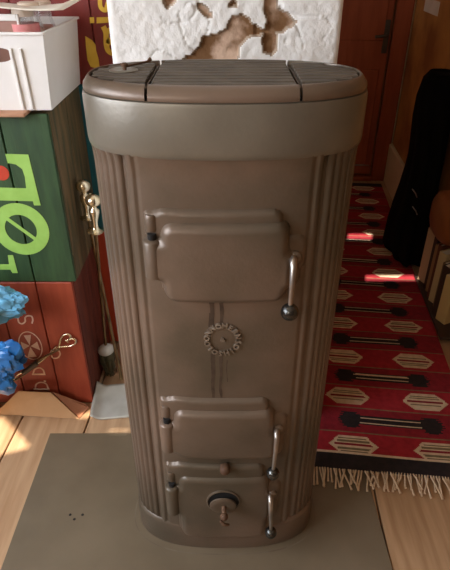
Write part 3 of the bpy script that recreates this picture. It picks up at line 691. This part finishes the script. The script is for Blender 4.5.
# ------------------------------------------------------------------ fire tools
def turned(parent, base, top):                                          # turned brass handle from the collar up to the ball
    b, t = Vector(base), Vector(top); L = (t - b).length; q = (t - b).to_track_quat('Z', 'Y').to_matrix().to_4x4()
    prof = [(.021, 0), (.022, .003), (.012, .007), (.008, .014), (.0075, .03), (.010, .045), (.0135, .062), (.0135, .072), (.0075, .078), (.0065, .082), (.011, .086), (.0175, .092), (.0195, .102), (.0175, .112), (.011, .119), (.002, .122)]
    s = L / .122; lathe('brass_handle', [(r, z * s) for r, z in prof], brass, parent, Matrix.Translation(b) @ q, 20)
br = empty('hearth_brush', (-.370, 1.31, .001)); tag(br, 'hearth brush with brass handle and pale head, right of the shovel rod', 'brush')
def rel(o, *ps): return [Vector(p) - o.location for p in ps]
b0, b1, b2 = rel(br, (-.3335, 1.240, .548), (-.3265, 1.235, .652), (-.371, 1.308, .118))
turned(br, b0, b1); tube('rod', [b0, b2], .0048, rodm, br)
hd = bmesh.new(); bmesh.ops.create_uvsphere(hd, u_segments=20, v_segments=12, radius=1); bmesh.ops.scale(hd, vec=(.027, .020, .020), verts=hd.verts); bmesh.ops.rotate(hd, cent=(0, 0, 0), matrix=Matrix.Rotation(-.35, 3, 'Y'), verts=hd.verts); bmesh.ops.translate(hd, vec=(-.002, -.003, .102), verts=hd.verts)
bm_obj('brush_head', hd, white_wood, br, 180)
bm = bmesh.new()
for k in range(90):
    x = R.uniform(-.022, .020); yy = R.uniform(-.014, .014); add_tube(bm, [(x * .9 - .002, yy, .098), (x * .8 + R.uniform(-.006, .006), yy * 1.2, .05), (x * .6 + .004 + R.uniform(-.008, .008), yy * 1.3, R.uniform(.0, .03))], [.0026, .0024, .0016], 5)
bo = bm_obj('bristles', bm, bristle_m, br); bo['kind'] = 'stuff'
sh = empty('ash_shovel', (-.312, 1.17, 0)); tag(sh, 'ash shovel with ball topped brass handle and pale pan on floor', 'shovel')
s0, s1, s2 = rel(sh, (-.3610, 1.288, .562), (-.3630, 1.293, .668), (-.318, 1.235, .045))
turned(sh, s0, s1); tube('rod', [s0, s2], .0048, rodm, sh)
V, F = [], []
nx, ny = 20, 16
for j in range(ny + 1):
    for i in range(nx + 1):
        u, v = -1 + 2 * i / nx, j / ny; ww = .078 - .012 * v ** 2
        V.append((u * ww, -.055 + .125 * v, .004 + .036 * max(0, abs(u) - .62) ** 1.5 * 2.2 + .050 * max(0, v - .62) ** 1.3 + .004 * v))
for j in range(ny):
    for i in range(nx): k = j * (nx + 1) + i; F.append((k, k + 1, k + nx + 2, k + nx + 1))
pan = mesh_obj('pan', V, F, pale_grey, sh, True); pan.modifiers.new('t', 'SOLIDIFY').thickness = .003
pan.data.transform(Matrix.Translation((-.006, .0, .001)) @ Matrix.Rotation(.12, 4, 'Z'))

# ------------------------------------------------------------------ right side: coat, bag, books, note
def wallx(yv): return .966 + (yv - 3.06) * .0852
hk = empty('wall_hook', (wallx(2.2) - .001, 2.2, .76)); tag(hk, 'small dark iron hook on the ochre wall holding the coat', 'hook')
box('hook_plate', -.006, 0, -.012, .012, -.02, .03, iron_dark, hk, .001); tube('hook_arm', [(-.004, 0, 0), (-.035, 0, -.008), (-.04, 0, .012)], .004, iron_dark, hk)
lv = [(.775, .775, .07), (.75, .757, .09), (.68, .747, .10), (.60, .752, .115), (.48, .762, .12), (.38, .763, .125), (.29, .755, .13), (.20, .738, .14), (.12, .725, .15), (.05, .722, .155), (.018, .735, .15)]
V, F = [], []; N = 56
for r, (z, xl, dy) in enumerate(lv):
    xr = wallx(2.1) - .012
    for k in range(N):
        a = 2 * math.pi * k / N; cx, hx = (xl + xr) / 2, (xr - xl) / 2
        f = 1 + (.09 * math.sin(a * 9 + z * 5) + .06 * math.sin(a * 5 - z * 9)) * min(1, (.80 - z) * 3)
        V.append((cx + hx * math.copysign(abs(math.cos(a)) ** .8, math.cos(a)) * (f if math.cos(a) < .2 else 1), 2.12 + dy * math.sin(a) * f, z))
for r in range(len(lv) - 1):
    for k in range(N): F.append((r * N + k, r * N + (k + 1) % N, (r + 1) * N + (k + 1) % N, (r + 1) * N + k))
F.append(tuple(range(N))); F.append(tuple(range((len(lv) - 1) * N, len(lv) * N))[::-1])
ct = empty('coat', (.81, 2.12, 0)); tag(ct, 'long black coat hanging down the right wall to the floor', 'coat')
o = mesh_obj('coat_cloth', V, F, coat_m, ct, True); o.data.transform(Matrix.Translation((-.81, -2.12, 0)))
for z, x in ((.345, -.055), (.27, -.04)): tube('coat_glint', [(x - .012, -.122, z + .014), (x, -.135, z), (x + .008, -.138, z - .016)], .0022, steel, ct, 6)  # steel strokes stand in for glints of light on the cloth
# low plank with the row of books and the leather bag on them
sl = box('shelf_board', -.045, .025, -.26, .16, 0, .012, book_ms[6], None, .002, None); sl.location = (.812, 1.72, .0175); sl.rotation_euler = (0, 0, -.0852); tag(sl, 'low dark wooden board on the floor under the row of books', 'shelf')
blab = ['thick pale book at the far end of the row by the coat', 'thin dark book beside the thick pale book', 'worn tan book in the middle of the row of books', 'narrow red brown book after the worn tan book', 'cream book fifth along the row by the wall', 'dull brown book between the cream and dark books', 'dark brown book next to the yellowish near book', 'pale yellowish book nearest the photographer in the row']
bx = [(.050, .232), (.020, .222), (.034, .205), (.018, .225), (.034, .212), (.026, .19), (.034, .20), (.044, .185)]
yr = 1.86
for i, (th, h) in enumerate(bx):
    yr -= th / 2 / .9 + .0025
    b = empty('book', (.784 + (yr - 1.72) * .0852 + .004 * (i % 3), yr, .0301)); b.rotation_euler = (0, 0, -1.15); tag(b, blab[i], 'book', 'books standing in a row by the right wall')
    yr -= th / 2 / .9 + .0025
    d = .045
    box('cover', -th / 2, -th / 2 + .0025, 0, d, 0, h, book_ms[i], b, .0006); box('cover', th / 2 - .0025, th / 2, 0, d, 0, h, book_ms[i], b, .0006); box('spine', -th / 2, th / 2, -.003, -.0002, 0, h, book_ms[i], b, .001)
    box('pages', -th / 2 + .0027, th / 2 - .0027, .0004, d - .004, .003, h - .004, paper_m, b, 0)
lb = empty('leather_bag', (.812, 1.745, .263)); tag(lb, 'rounded brown leather bag resting on top of the books', 'bag')
bm = bmesh.new(); bmesh.ops.create_uvsphere(bm, u_segments=32, v_segments=20, radius=1)
for v in bm.verts:
    p = v.co; s = lambda c, e: math.copysign(abs(c) ** e, c)
    v.co = Vector((.062 * s(p.x, .75) + .004 * noise.noise(p * 2), .105 * s(p.y, .7), .088 * s(p.z, .6) + .088 + .004 * noise.noise(p * 3)))
bm_obj('bag_body', bm, leather, lb, 180)
gj = empty('glass_jar', (.793, 1.836, .2625)); tag(gj, 'tiny clear glass jar standing on the far pale book', 'jar')
lathe('glass', [(.012, 0), (.015, .004), (.015, .03), (.010, .036), (.010, .042)], glass_m, gj, None, 16); lathe('lid', [(.011, .042), (.0115, .044), (.0115, .052), (.009, .054)], steel, gj, None, 16)
nt_ = box('paper_note', -.0015, 0, -.13, .13, -.028, .028, paper_m, None, 0); nt_.location = (wallx(2.72) - .0005, 2.72, .945); nt_.rotation_euler = (0, 0, -.0852); tag(nt_, 'pale paper note fixed on the ochre wall above the coat', 'note')
